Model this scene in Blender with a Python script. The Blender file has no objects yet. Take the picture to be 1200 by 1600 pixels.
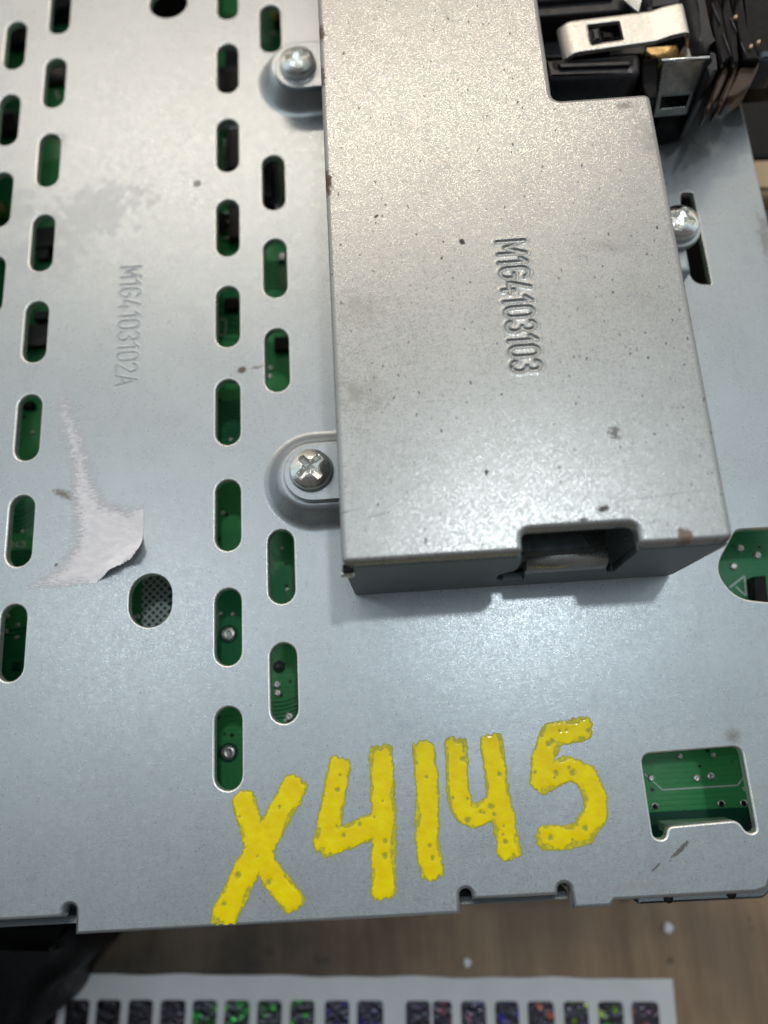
import bpy, bmesh, math, random
import numpy as np
from mathutils import Vector, Matrix, noise
from mathutils.geometry import tessellate_polygon
random.seed(7)
S = 0.001                                   # all modelling below is in millimetres
sc = bpy.context.scene

# ------------------------------------------------------------------ camera
CO = np.array([19.592, 2.284, 82.565])
CM = np.array([[0.99782208, 0.06387494, 0.01646489], [-0.05719213, 0.96212891, -0.26652772], [-0.03286579, 0.26500558, 0.96368661]])
F = 1155.0
cam = bpy.data.cameras.new('camera'); co = bpy.data.objects.new('camera', cam); sc.collection.objects.link(co)
m = Matrix([list(r) + [0] for r in CM] + [[0, 0, 0, 1]]); m.translation = Vector(CO * S); co.matrix_world = m
cam.sensor_fit = 'VERTICAL'; cam.sensor_height = 36; cam.lens = F / 1600 * 36
cam.clip_start = 0.005; cam.clip_end = 20
cam.dof.use_dof = True; cam.dof.focus_distance = 0.079; cam.dof.aperture_fstop = 13.5
sc.camera = co
sc.render.resolution_x = 768; sc.render.resolution_y = 1024

# ------------------------------------------------------------------ light of the room: world, two lamps, one long tube
w = bpy.data.worlds.new('World'); sc.world = w; w.use_nodes = True
nt = w.node_tree; nt.nodes.clear()
out = nt.nodes.new('ShaderNodeOutputWorld'); bg = nt.nodes.new('ShaderNodeBackground')
tc = nt.nodes.new('ShaderNodeTexCoord'); sp = nt.nodes.new('ShaderNodeSeparateXYZ'); mr = nt.nodes.new('ShaderNodeMapRange')
rp = nt.nodes.new('ShaderNodeValToRGB')
nt.links.new(tc.outputs['Generated'], sp.inputs[0]); nt.links.new(sp.outputs['Y'], mr.inputs[0])
mr.inputs[1].default_value = -1; mr.inputs[2].default_value = 1
nt.links.new(mr.outputs[0], rp.inputs[0]); nt.links.new(rp.outputs[0], bg.inputs[0]); nt.links.new(bg.outputs[0], out.inputs[0])
def ramp(rp, stops):
    e = rp.color_ramp.elements
    while len(e) > 1: e.remove(e[-1])
    for i, (p, c) in enumerate(stops):
        x = e[0] if i == 0 else e.new(p)
        x.position = p; x.color = tuple(c) + (1,) if len(c) == 3 else c
ramp(rp, [(0.0, (.06, .055, .05)), (0.34, (.12, .12, .12)), (0.42, (.25, .265, .275)), (0.465, (.43, .52, .57)), (0.53, (.49, .60, .65)),
          (0.68, (.54, .59, .59)), (0.80, (.60, .575, .54)), (0.90, (.58, .53, .47)), (1.0, (.3, .26, .22))])
bg.inputs[1].default_value = 1.2
def lamp(name, loc, size, power, col, target=(25, 10, 0), size_y=None):
    l = bpy.data.lights.new(name, 'AREA'); l.energy = power; l.color = col
    if size_y: l.shape = 'RECTANGLE'; l.size = size * S; l.size_y = size_y * S
    else: l.shape = 'DISK'; l.size = size * S
    o = bpy.data.objects.new(name, l); sc.collection.objects.link(o)
    o.location = Vector(loc) * S
    d = (Vector(target) - Vector(loc)).normalized(); o.rotation_euler = d.to_track_quat('-Z', 'Y').to_euler()
    return o
lamp('ceiling_lamp_cool', (190, 200, 1000), 50, 1.2, (.90, .96, 1.0))
lamp('ceiling_lamp_side', (-350, 170, 1000), 90, .45, (.93, .97, 1.0))
lamp('tube_lamp_warm', (-60, 1010, 1010), 1150, 4.0, (1.0, .86, .70), size_y=32)
sc.view_settings.view_transform = 'Standard'; sc.view_settings.look = 'None'
sc.view_settings.exposure = 0; sc.view_settings.gamma = 1; sc.view_settings.use_curve_mapping = False
sc.render.engine = 'CYCLES'

# ------------------------------------------------------------------ measuring helpers
def ray(px, py): return CM @ np.array([(px - 600) / F, -(py - 800) / F, -1.0])
def at(px, py, z=0.0):
    d = ray(px, py); t = (z - CO[2]) / d[2]; p = CO + t * d; return (float(p[0]), float(p[1]))
def aty(px, py, y):
    d = ray(px, py); t = (y - CO[1]) / d[1]; p = CO + t * d; return (float(p[0]), float(p[2]))
def ats(pts, z=0.0): return [at(x, y, z) for x, y in pts]

# ------------------------------------------------------------------ object helpers
def link(o): sc.collection.objects.link(o); return o
def thing(name, label, cat, loc=(0, 0, 0), group=None):
    o = link(bpy.data.objects.new(name, None)); o.location = Vector(loc) * S; o.empty_display_size = .005
    o['label'] = label; o['category'] = cat
    if group: o['group'] = group
    return o
def obj(name, bm, mat, parent=None, label=None):
    me = bpy.data.meshes.new(name); bmesh.ops.recalc_face_normals(bm, faces=bm.faces)
    bm.to_mesh(me); bm.free(); me.materials.append(mat)
    o = link(bpy.data.objects.new(name, me))
    if parent:
        o.parent = parent
        q = parent; t = Vector((0, 0, 0))
        while q: t += q.location; q = q.parent
        o.location = (0, 0, 0); me.transform(Matrix.Translation(-t))
    if label: o['label'] = label
    return o
def tag(o, label, cat): o['label'] = label; o['category'] = cat; return o
def V(bm, x, y, z): return bm.verts.new((x * S, y * S, z * S))
def area(l): return sum(l[i][0] * l[(i + 1) % len(l)][1] - l[(i + 1) % len(l)][0] * l[i][1] for i in range(len(l))) / 2
def ccw(l): return l if area(l) > 0 else l[::-1]
def offset(l, d):
    n = len(l); o = []
    for i in range(n):
        a, b, c = l[i - 1], l[i], l[(i + 1) % n]
        e1 = (b[0] - a[0], b[1] - a[1]); e2 = (c[0] - b[0], c[1] - b[1])
        L1 = math.hypot(*e1) or 1; L2 = math.hypot(*e2) or 1
        n1 = (e1[1] / L1, -e1[0] / L1); n2 = (e2[1] / L2, -e2[0] / L2)
        k = 1 + n1[0] * n2[0] + n1[1] * n2[1]; k = max(k, .5)
        o.append((b[0] + d * (n1[0] + n2[0]) / k, b[1] + d * (n1[1] + n2[1]) / k))
    return o
def rounded(pts, r, seg=5):
    """round the corners of a polygon; r one value or a list"""
    n = len(pts); o = []
    for i in range(n):
        a, b, c = Vector(pts[i - 1]), Vector(pts[i]), Vector(pts[(i + 1) % n])
        rr = r[i] if isinstance(r, (list, tuple)) else r
        u = (a - b); v = (c - b); t = min(rr, u.length * .48, v.length * .48)
        if t < 1e-4: o.append(tuple(b)); continue
        p0 = b + u.normalized() * t; p2 = b + v.normalized() * t
        for k in range(seg + 1):
            s = k / seg; q = (1 - s) ** 2 * p0 + 2 * s * (1 - s) * b + s * s * p2
            o.append((q.x, q.y))
    return o
def slot(cx, y0, y1, w, n=10, lean=0):
    r = w / 2; l = []
    for k in range(n + 1):
        a = math.pi * k / n; l.append((cx + r * math.cos(a), y1 - r + r * math.sin(a)))
    for k in range(n + 1):
        a = math.pi + math.pi * k / n; l.append((cx + r * math.cos(a), y0 + r + r * math.sin(a)))
    return l
def disc(cx, cy, rx, ry=None, n=32):
    ry = ry or rx
    return [(cx + rx * math.cos(2 * math.pi * k / n), cy + ry * math.sin(2 * math.pi * k / n)) for k in range(n)]
def rim(r, t): return [(r, 0), (.7 * r, -.05 * r), (.3 * r, -.3 * r), (.05 * r, -.7 * r), (0, -r), (0, -t)]
def sheet(bm, outer, oprof, holes, fr=None, edge_mat=False):
    """flat sheet with holes; every loop carries its own edge profile of (offset, z).  fr maps (x,y,z) to space."""
    fr = fr or (lambda x, y, z: (x, y, z)); loops = []
    outer = ccw(outer)
    allr = [(outer, [(-o, z) for o, z in oprof], False)] + [(ccw(h), p, cap) for h, p, cap in holes]
    for l, prof, cap in allr:
        rings = []
        for o, z in prof:
            pts = offset(l, o) if abs(o) > 1e-6 else l
            rings.append([V(bm, *fr(x, y, z)) for x, y in pts])
        loops.append((offset(l, prof[0][0]), rings[0]))
        n = len(l)
        for a, b in zip(rings, rings[1:]):
            for i in range(n):
                f = bm.faces.new((a[i], a[(i + 1) % n], b[(i + 1) % n], b[i])); f.smooth = True
                if edge_mat and l is not outer and not cap and len(prof) == 6: f.material_index = 1
        if cap: bm.faces.new(rings[-1])
    polys = [[Vector((x, y, 0)) for x, y in pts] for pts, _ in loops]
    vs = [v for _, r in loops for v in r]
    for t in tessellate_polygon(polys):
        try: bm.faces.new([vs[i] for i in t])
        except ValueError: pass
def prism(pts, z0, z1, bev=0.0, fr=None):
    """solid from an outline, from z0 up to z1, with a rounded upper edge"""
    bm = bmesh.new(); b = bev
    prof = [(b, 0), (.3 * b, -.3 * b), (0, -b), (0, z0 - z1)] if b else [(0, 0), (0, z0 - z1)]
    f0 = fr or (lambda x, y, z: (x, y, z))
    sheet(bm, pts, prof, [], fr=lambda x, y, z: f0(x, y, z + z1))
    bm.faces.new([V(bm, *f0(x, y, z0)) for x, y in ccw(pts)])
    bmesh.ops.remove_doubles(bm, verts=bm.verts, dist=1e-7)
    return bm
def merge(*bms):
    o = bmesh.new()
    for b in bms:
        me = bpy.data.meshes.new('t'); b.to_mesh(me); b.free(); o.from_mesh(me); bpy.data.meshes.remove(me)
    return o
def bar(path, prof_w, th, mat=None):
    """ribbon of width prof_w swept along x; path = list of (y,z) sections with thickness"""
def ribbon(x0, x1, path, th, n=1, fx=None):
    """sheet metal strip: path of (y,z) points extruded from x0 to x1, thickness th"""
    bm = bmesh.new(); P = [Vector(p) for p in path]; N = []
    for i in range(len(P)):
        t = (P[min(i + 1, len(P) - 1)] - P[max(i - 1, 0)]).normalized(); N.append(Vector((-t.y, t.x)))
    rows = []
    for x in (x0, x1):
        rows.append([V(bm, x, p.x, p.y) for p in P] + [V(bm, x, (p + n_ * th).x, (p + n_ * th).y) for p, n_ in reversed(list(zip(P, N)))])
    k = len(rows[0])
    for i in range(k):
        f = bm.faces.new((rows[0][i], rows[0][(i + 1) % k], rows[1][(i + 1) % k], rows[1][i])); f.smooth = th < .0
    for r in rows: 
        h = k // 2
        for i in range(h - 1): bm.faces.new((r[i], r[i + 1], r[k - 2 - i], r[k - 1 - i]))
    return bm
def tube(path, r, n=10, closed=False):
    bm = bmesh.new(); P = [Vector(p) for p in path]; rings = []
    for i, p in enumerate(P):
        t = (P[min(i + 1, len(P) - 1)] - P[max(i - 1, 0)]).normalized()
        a = t.orthogonal().normalized() if i == 0 else (pa - t * pa.dot(t)).normalized(); pa = a; b = t.cross(a)
        rings.append([V(bm, *(p + r * (a * math.cos(2 * math.pi * k / n) + b * math.sin(2 * math.pi * k / n)))) for k in range(n)])
    for a, b in zip(rings, rings[1:]):
        for k in range(n): bm.faces.new((a[k], a[(k + 1) % n], b[(k + 1) % n], b[k])).smooth = True
    bm.faces.new(rings[0]); bm.faces.new(rings[-1]); return bm
def lathe(prof, cx, cy, n=32):
    bm = bmesh.new(); rings = []
    for r, z in prof: rings.append([V(bm, cx + r * math.cos(2 * math.pi * k / n), cy + r * math.sin(2 * math.pi * k / n), z) for k in range(n)])
    for a, b in zip(rings, rings[1:]):
        for k in range(n): bm.faces.new((a[k], a[(k + 1) % n], b[(k + 1) % n], b[k])).smooth = True
    bm.faces.new(rings[0]); bm.faces.new(rings[-1]); return bm

# ------------------------------------------------------------------ material helpers
class M:
    def __init__(s, name, base=(.5, .5, .5), metal=0, rough=.5, spec=.5):
        s.m = bpy.data.materials.new(name); s.m.use_nodes = True; s.t = s.m.node_tree; s.b = s.t.nodes['Principled BSDF']
        s.b.inputs['Base Color'].default_value = (*base, 1); s.b.inputs['Metallic'].default_value = metal
        s.b.inputs['Roughness'].default_value = rough; s.b.inputs['Specular IOR Level'].default_value = spec
        tcn = s.t.nodes.new('ShaderNodeTexCoord'); geo = s.t.nodes.new('ShaderNodeNewGeometry')
        mp = s.n('ShaderNodeVectorMath', operation='SCALE'); mp.inputs['Scale'].default_value = 1000
        s.l(geo.outputs['Position'], mp.inputs[0]); s.P = mp.outputs[0]      # position in mm
        s.base = None; s.col = base; s.seed = 0
    def n(s, k, **kw):
        o = s.t.nodes.new(k)
        for a, b in kw.items(): setattr(o, a, b)
        return o
    def l(s, a, b): s.t.links.new(a, b)
    def val(s, sock, v):
        if hasattr(v, 'is_linked') or hasattr(v, 'links'): s.l(v, sock)
        elif isinstance(v, (tuple, list)): sock.default_value = (*v, 1) if len(v) == 3 and sock.type == 'RGBA' else v
        else: sock.default_value = v
    def math(s, op, a, b=0.0, clamp=False):
        o = s.n('ShaderNodeMath', operation=op, use_clamp=clamp); s.val(o.inputs[0], a); s.val(o.inputs[1], b); return o.outputs[0]
    def map(s, loc=(0, 0, 0), rot=(0, 0, 0), scale=(1, 1, 1), typ='POINT', v=None):
        o = s.n('ShaderNodeMapping', vector_type=typ); s.l(v or s.P, o.inputs[0])
        o.inputs['Location'].default_value = loc; o.inputs['Rotation'].default_value = rot; o.inputs['Scale'].default_value = scale; return o.outputs[0]
    def noise(s, scale, detail=3, rough=.5, v=None, dist=0, out=0):
        o = s.n('ShaderNodeTexNoise'); s.l(v or s.P, o.inputs['Vector']); o.inputs['Scale'].default_value = scale
        o.inputs['Detail'].default_value = detail; o.inputs['Roughness'].default_value = rough; o.inputs['Distortion'].default_value = dist
        return o.outputs[out]
    def vor(s, scale, feature='F1', v=None, out='Distance', rnd=1):
        o = s.n('ShaderNodeTexVoronoi', feature=feature); s.l(v or s.P, o.inputs['Vector']); o.inputs['Scale'].default_value = scale
        o.inputs['Randomness'].default_value = rnd; return o.outputs[out]
    def rng(s, v, a, b, c=0.0, d=1.0, smooth=False):
        o = s.n('ShaderNodeMapRange'); o.interpolation_type = 'SMOOTHSTEP' if smooth else 'LINEAR'
        s.l(v, o.inputs[0])
        for i, x in enumerate((a, b, c, d)): o.inputs[i + 1].default_value = x
        return o.outputs[0]
    def mix(s, f, a, b):
        o = s.n('ShaderNodeMix', data_type='RGBA'); s.val(o.inputs[0], f); s.val(o.inputs[6], a); s.val(o.inputs[7], b); return o.outputs[2]
    def mixf(s, f, a, b):
        o = s.n('ShaderNodeMix', data_type='FLOAT'); s.val(o.inputs[0], f); s.val(o.inputs[2], a); s.val(o.inputs[3], b); return o.outputs[0]
    def set(s, **kw):
        for k, v in kw.items(): s.val(s.b.inputs[k.replace('_', ' ')], v)
        return s
    def bump(s, h, strength=.3, dist=.0001, nrm=None):
        o = s.n('ShaderNodeBump'); o.inputs['Strength'].default_value = strength; o.inputs['Distance'].default_value = dist
        s.l(h, o.inputs['Height'])
        if nrm: s.l(nrm, o.inputs['Normal'])
        return o.outputs[0]
    def spot(s, c, rx, ry, ang=0, rag=.5, nscale=2.0, soft=.25):
        """mask of one ragged spot of dirt or painted shade centred on c (mm)"""
        v = s.map(loc=(c[0], c[1], 0), rot=(0, 0, math.radians(ang)), scale=(rx, ry, 1e5), typ='TEXTURE')
        ln = s.n('ShaderNodeVectorMath', operation='LENGTH'); s.l(v, ln.inputs[0])
        nz = s.noise(nscale, 4, .6)
        d = s.math('ADD', ln.outputs['Value'], s.math('MULTIPLY', s.math('SUBTRACT', nz, .5), rag * 4))
        return s.rng(d, 1.0, 1.0 - soft, 0, 1)
    def attr(s, name):
        o = s.n('ShaderNodeAttribute', attribute_name=name); return o.outputs['Fac']

def steel(name, col, rough, grain, sparkle, spots=(), specks=0.0, brushed=False, haze=0.0, metal=.85, flake=0, tilt=.4, rv=(.42, 1.25), tint=.02):
    m = M(name, col, metal, rough)
    big = m.noise(.12, 3, .55); mid = m.noise(.9, 4, .6)
    fine = m.noise(grain, 2, .6)
    if brushed:
        br = m.noise(1.0, 3, .6, v=m.map(scale=(.25, 5.5, 1)))
        fine = m.math('ADD', m.math('MULTIPLY', fine, .75), m.math('MULTIPLY', br, .22))
    dark = tuple(x * .95 for x in col); light = tuple(min(1, x * 1.04) for x in col)
    c = m.mix(m.rng(big, .3, .7), dark, light)
    c = m.mix(m.math('MULTIPLY', m.rng(mid, .35, .75), .18), c, tuple(x * .82 for x in col))
    r = m.math('ADD', m.rng(mid, .3, .7, rough - .02, rough + .02), m.math('MULTIPLY', m.math('SUBTRACT', big, .5), .05))
    # tiny pits
    pit = m.vor(1.9, v=m.map(rot=(0, 0, .35), scale=(1, .6, 1))); pm = m.rng(pit, .17, .07); gate = m.rng(m.noise(.7, 2), .42, .6)
    pm = m.math('MULTIPLY', m.math('MULTIPLY', pm, gate), .62)
    c = m.mix(pm, c, tuple(x * .35 for x in col))
    for ang, sx_, th in ((.12, 34, .80), (1.25, 30, .82), (.5, 40, .83)):
        sn = m.noise(.22, 1, .4, v=m.map(rot=(0, 0, ang), scale=(.35, sx_, 1)))
        gt = m.rng(m.noise(.16, 2, .5, v=m.map(loc=(sx_, ang * 40, 0))), .50, .62)
        c = m.mix(m.math('MULTIPLY', m.math('MULTIPLY', m.rng(sn, th - .1, th), gt), .4), c, tuple(x * .45 for x in col))
    sm_ = m.noise(.28, 5, .68, v=m.map(rot=(0, 0, .9), scale=(1, .35, 1), loc=(11, 5, 0)))
    c = m.mix(m.rng(sm_, .58, .74, 0, .22), c, tuple(x * .55 for x in col))
    mt = None; msk = None
    if specks:
        v = m.map(rot=(0, 0, .5), scale=(1, .55, .01))
        nz = m.n('ShaderNodeVectorMath', operation='ADD'); m.l(v, nz.inputs[0])
        dn = m.n('ShaderNodeVectorMath', operation='SCALE'); dn.inputs['Scale'].default_value = .45; m.l(m.noise(3.0, 2, out=1), dn.inputs[0]); m.l(dn.outputs[0], nz.inputs[1])
        for scl, th, g0 in ((.75, .075, .30), (1.9, .14, .38)):
            vo = m.n('ShaderNodeTexVoronoi'); m.l(nz.outputs[0], vo.inputs['Vector']); vo.inputs['Scale'].default_value = scl
            sx = m.n('ShaderNodeSeparateColor'); m.l(vo.outputs['Color'], sx.inputs[0])
            rad = m.rng(sx.outputs[0], g0, 1.0, 0, th * specks)
            k = m.math('LESS_THAN', vo.outputs['Distance'], rad)
            msk = k if msk is None else m.math('MAXIMUM', msk, k)
        c = m.mix(m.math('MULTIPLY', msk, .93), c, (.035, .028, .022))
    for (cc, rx, ry, ang, rag, ns, soft, dcol, amt) in spots:
        k = m.math('MULTIPLY', m.spot(cc, rx, ry, ang, rag, ns, soft), amt, clamp=True)
        c = m.mix(k, c, dcol)
        msk = k if msk is None else m.math('MAXIMUM', msk, k)
    if msk is not None:
        mt = m.mixf(msk, metal, .15); r = m.mixf(msk, r, .62)
        m.set(Metallic=mt)
    if flake:
        sc_ = m.n('ShaderNodeTexVoronoi'); m.l(m.P, sc_.inputs['Vector']); sc_.inputs['Scale'].default_value = flake * .9
        s2 = m.n('ShaderNodeSeparateColor'); m.l(sc_.outputs['Color'], s2.inputs[0]); r = m.math('MULTIPLY', r, m.rng(s2.outputs[2], 0, 1, *rv))
    m.set(Base_Color=c, Roughness=r)
    b1 = m.bump(fine, sparkle, .00006)
    b2 = m.bump(m.noise(.35, 2), .02, .0006, b1)
    if flake:
        vo = m.n('ShaderNodeTexVoronoi'); vv = m.n('ShaderNodeVectorMath', operation='ADD'); m.l(m.P, vv.inputs[0]); m.l(m.noise(flake * .8, 1, out=1), vv.inputs[1])
        m.l(vv.outputs[0], vo.inputs['Vector']); vo.inputs['Scale'].default_value = flake
        c = m.mix(tint, c, vo.outputs['Color']); m.set(Base_Color=c)
        a1 = m.n('ShaderNodeVectorMath', operation='SUBTRACT'); m.l(vo.outputs['Color'], a1.inputs[0]); a1.inputs[1].default_value = (.5, .5, .5)
        a2 = m.n('ShaderNodeVectorMath', operation='SCALE'); m.l(a1.outputs[0], a2.inputs[0]); a2.inputs['Scale'].default_value = tilt
        a3 = m.n('ShaderNodeVectorMath', operation='ADD'); m.l(a2.outputs[0], a3.inputs[0]); m.l(b2, a3.inputs[1])
        a4 = m.n('ShaderNodeVectorMath', operation='NORMALIZE'); m.l(a3.outputs[0], a4.inputs[0]); b2 = a4.outputs[0]
    m.set(Normal=b2)
    return m
BR = (.11, .055, .028); GR = (.09, .08, .065)
def px(x, y, z=0): return at(x, y, z)
HB = 17.0
mat_plate = steel('galvanised_sheet', (.445, .478, .50), .35, 9.0, .20, brushed=True, metal=.72, flake=8.0, tilt=.06, rv=(.78, 1.12), tint=.045, spots=[
    (px(378, 578), .75, .55, 20, .25, 2.5, .5, BR, .9), (px(402, 574), .9, .25, 10, .6, 3, .6, BR, .6),
    (px(100, 772), 1.9, .6, -22, .5, 2, .7, (.13, .11, .07), .75), (px(1145, 1150), 1.15, 1.1, 0, .35, 3.6, 1.1, (.12, .10, .08), .75),
    (px(1062, 1328), 1.5, .28, 38, .6, 2.5, .4, (.07, .06, .05), .85), (px(1025, 1355), .8, .12, 38, .6, 3, .4, (.07, .06, .05), .8),
    (px(308, 287), .62, .62, 0, .1, 2, .3, (.28, .27, .22), .8), (px(88, 883), .3, .25, 0, .4, 3, .5, (.05, .05, .04), .9),
    (px(1195, 370), 1.2, 4.5, 0, .7, 1.2, .8, (.2, .17, .15), .6), (px(90, 222), 1.7, 1.1, 30, .9, .9, .4, (.36, .36, .37), .2),
    (px(150, 330), 6.5, 4.0, 20, 1.1, .55, .12, (.36, .37, .39), .16), (px(60, 400), 6, 3.4, 10, 1.1, .6, .12, (.37, .38, .40), .15),
    (px(8, 330), 5, 2.6, 10, 1.0, .6, .1, (.37, .38, .40), .15), (px(520, 240), .5, 5, 0, .6, 1, .8, (.3, .2, .13), .35),
    (px(990, 1385), 5, .5, 2, .8, 1.5, .8, (.25, .25, .25), .5), (px(1122, 172), .5, .4, 0, .5, 3, .3, (.5, .35, .1), .8)])
def bx(x, y): return at(x, y, HB)
mat_box = steel('zinc_plated_cover', (.43, .432, .424), .37, 6.5, .22, specks=1.25, flake=8.5, tilt=.085, rv=(.55, 1.15), metal=.76, spots=[
    (bx(508, 285), .8, 1.9, 0, .5, 2, .3, BR, 1), (bx(500, 50), .55, 1.2, 0, .6, 2.4, .3, BR, .9), (bx(502, 118), .5, 1.6, 0, .6, 2, .3, BR, .85),
    (bx(942, 795), .62, .36, 10, .5, 2.6, .4, (.05, .042, .032), .95), (bx(912, 812), .4, .25, 10, .6, 3, .5, GR, .8),
    (bx(1070, 838), .75, .85, 0, .35, 2.2, .3, (.16, .10, .06), .85), (bx(1143, 846), .8, .8, 0, .4, 2, .4, (.07, .025, .018), .95),
    (bx(960, 676), .55, .7, 0, .9, 3.2, .5, (.12, .11, .10), .75), (bx(565, 610), 2.6, 3.2, 25, .9, .8, 1.2, (.20, .18, .15), .42),
    (bx(560, 480), 2.8, 3.0, 60, .9, 1.0, 1.2, (.22, .20, .17), .35), (bx(950, 385), 4.2, 1.0, -4, .5, 1, 1.2, (.28, .26, .24), .40),
    (bx(540, 800), 1.6, .08, 12, .3, 1.2, .6, (.1, .1, .1), .7), (bx(1030, 775), 5, .05, 4, .3, .8, .6, (.14, .13, .12), .6),
    (bx(590, 805), 1.5, .06, 12, .3, 1.2, .5, (.12, .12, .12), .6), (bx(640, 1), 0.01, .01, 0, 0, 1, .5, GR, 0),
    (bx(975, 165), 1.1, .5, 0, .9, 3, .5, (.2, .16, .12), .5), (bx(1015, 215), 1.4, 4, 15, 1.0, 1.3, 1.2, (.3, .26, .22), .45),
    (bx(588, 338), .28, .16, 30, .4, 4, .3, (.04, .035, .03), 1), (bx(722, 378), .3, .42, 10, .4, 4, .3, (.04, .035, .03), 1),
    (bx(760, 738), .22, .3, 0, .5, 4, .3, (.05, .04, .03), 1), (bx(665, 845), .1, .35, -10, .2, 4, .3, (.05, .05, .045), 1)])
mat_edge = steel('shade_darkened_zinc', (.19, .215, .23), .42, 6.0, .35)  # zinc with its base colour darkened to deepen the shade below the box
# yellow marker paint
m = M('yellow_marker_paint', (.80, .62, .008), 0, .22, .35)
cv = m.attr('cover'); n1 = m.noise(2.2, 3); n2 = m.noise(9, 2)
body = m.rng(m.math('ADD', cv, m.math('MULTIPLY', m.math('SUBTRACT', n1, .5), .9)), .25, .62, smooth=True)
m.set(Base_Color=m.mix(body, (.50, .46, .03), m.mix(m.rng(m.noise(.6, 2), .3, .7), (.92, .68, .0005), (1.0, .83, .0005))),
      Alpha=m.rng(m.math('ADD', cv, m.math('MULTIPLY', m.math('SUBTRACT', n2, .5), .22)), .02, .20), Roughness=m.mixf(body, .40, .12))
m.set(Normal=m.bump(m.noise(1.3, 2), .22, .0002)); mat_yellow = m.m
# paper
m = M('torn_paper', (.9, .88, .94), 0, .85, .2)
cv = m.attr('cover'); n1 = m.noise(1.5, 5, .7, v=m.map(scale=(.8, 2.6, 1))); n2 = m.noise(.8, 4, .6, v=m.map(scale=(1, 1.8, 1)))
al = m.rng(m.math('ADD', cv, m.math('MULTIPLY', m.math('SUBTRACT', n1, .5), 2.4)), .15, .80)
m.set(Base_Color=m.mix(m.rng(n2, .35, .7), (.80, .79, .84), (.97, .94, .98)), Alpha=al, Normal=m.bump(n1, .35, .0002)); mat_paper = m.m
# circuit board
m = M('green_solder_mask', (.012, .12, .04), 0, .3, .5)
t1 = m.n('ShaderNodeTexWave', wave_type='BANDS', bands_direction='Y'); m.l(m.map(rot=(0, 0, .0)), t1.inputs[0])
t1.inputs['Scale'].default_value = .55; t1.inputs['Distortion'].default_value = 6; t1.inputs['Detail'].default_value = 1; t1.inputs['Detail Scale'].default_value = .08
gate = m.rng(m.noise(.09, 1), .50, .54); tr = m.math('MULTIPLY', m.rng(t1.outputs['Fac'], .55, .7), gate)
vi = m.vor(.45); 
c = m.mix(m.rng(m.noise(.07, 1, v=m.map(loc=(30, 9, 0))), .46, .50), (.028, .26, .095), (.06, .38, .12)); c = m.mix(m.math('MULTIPLY', tr, .12), c, (.010, .11, .055))
c = m.mix(m.rng(vi, .13, .10), c, (.015, .03, .02))
m.set(Base_Color=c, Roughness=.28, Normal=m.bump(m.math('ADD', tr, m.noise(1.5, 2)), .3, .0001)); mat_pcb = m.m
def simple(name, col, metal=0, rough=.5, ns=2.0, var=.25, b=.2, spec=.35, bd=.0001):
    m = M(name, col, metal, rough, spec); n = m.noise(ns, 4, .6)
    m.set(Base_Color=m.mix(m.rng(n, .3, .7), tuple(x * (1 - var) for x in col), tuple(min(1, x * (1 + var)) for x in col)),
          Roughness=m.rng(m.noise(ns * .6, 3), .3, .7, max(.03, rough - .08), min(1, rough + .08)), Normal=m.bump(m.noise(ns * 4, 3), b, bd)); return m.m
mat_black = simple('black_plastic', (.007, .0068, .0072), 0, .5, 1.5, .3, .3, spec=.18)
mat_blackgrey = simple('grey_black_plastic', (.026, .025, .029), 0, .36, 1.2, .3, .3)
mat_screw = simple('zinc_screw_steel', (.86, .87, .83), 1, .12, 1.2, .12, .25)
mat_recess = simple('screw_recess_steel', (.30, .32, .26), 1, .28, 3, .3, .5)
mat_clip = simple('nickel_clip_metal', (.88, .83, .75), .9, .34, 2.5, .12, .5)
mat_clip2 = simple('steel_clip_metal', (.40, .42, .42), .9, .30, .9, .3, .2)
mat_brass = simple('brass_contact', (.50, .36, .16), 1, .3, 1.0, .2, .2)
mat_solder = simple('solder', (.74, .72, .68), .9, .36, 1.5, .1, .3)
mat_silk = simple('white_silkscreen', (.72, .78, .75), 0, .6, 3, .1, .1)
mat_trace = simple('covered_copper_trace', (.05, .32, .10), 0, .3, 1, .1, .05)
mat_trace_dark = simple('bare_board_gap', (.006, .085, .05), 0, .35, 1, .1, .05)
mat_rim_glint = simple('brightened_slot_rim', (.80, .80, .77), .8, .33, 2, .12, .2)  # lighter steel that paints the glint of the bevelled slot rims
mat_fin = simple('warm_lit_plastic', (.065, .038, .024), 0, .34, 1, .25, .2)  # brown paints the warm light on the fins' end faces
mat_cavity = simple('dark_inner_steel', (.09, .10, .105), .6, .45, .5, .3, .1)
mat_card = simple('tan_cardboard', (.72, .52, .32), 0, .8, .3, .12, .3)
mat_grey = simple('dark_grey_metal', (.10, .10, .12), .5, .4, .3, .2, .2)
mat_sheet = simple('white_sticker_backing', (.72, .72, .74), 0, .33, .15, .05, .15, bd=.0004)
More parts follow.
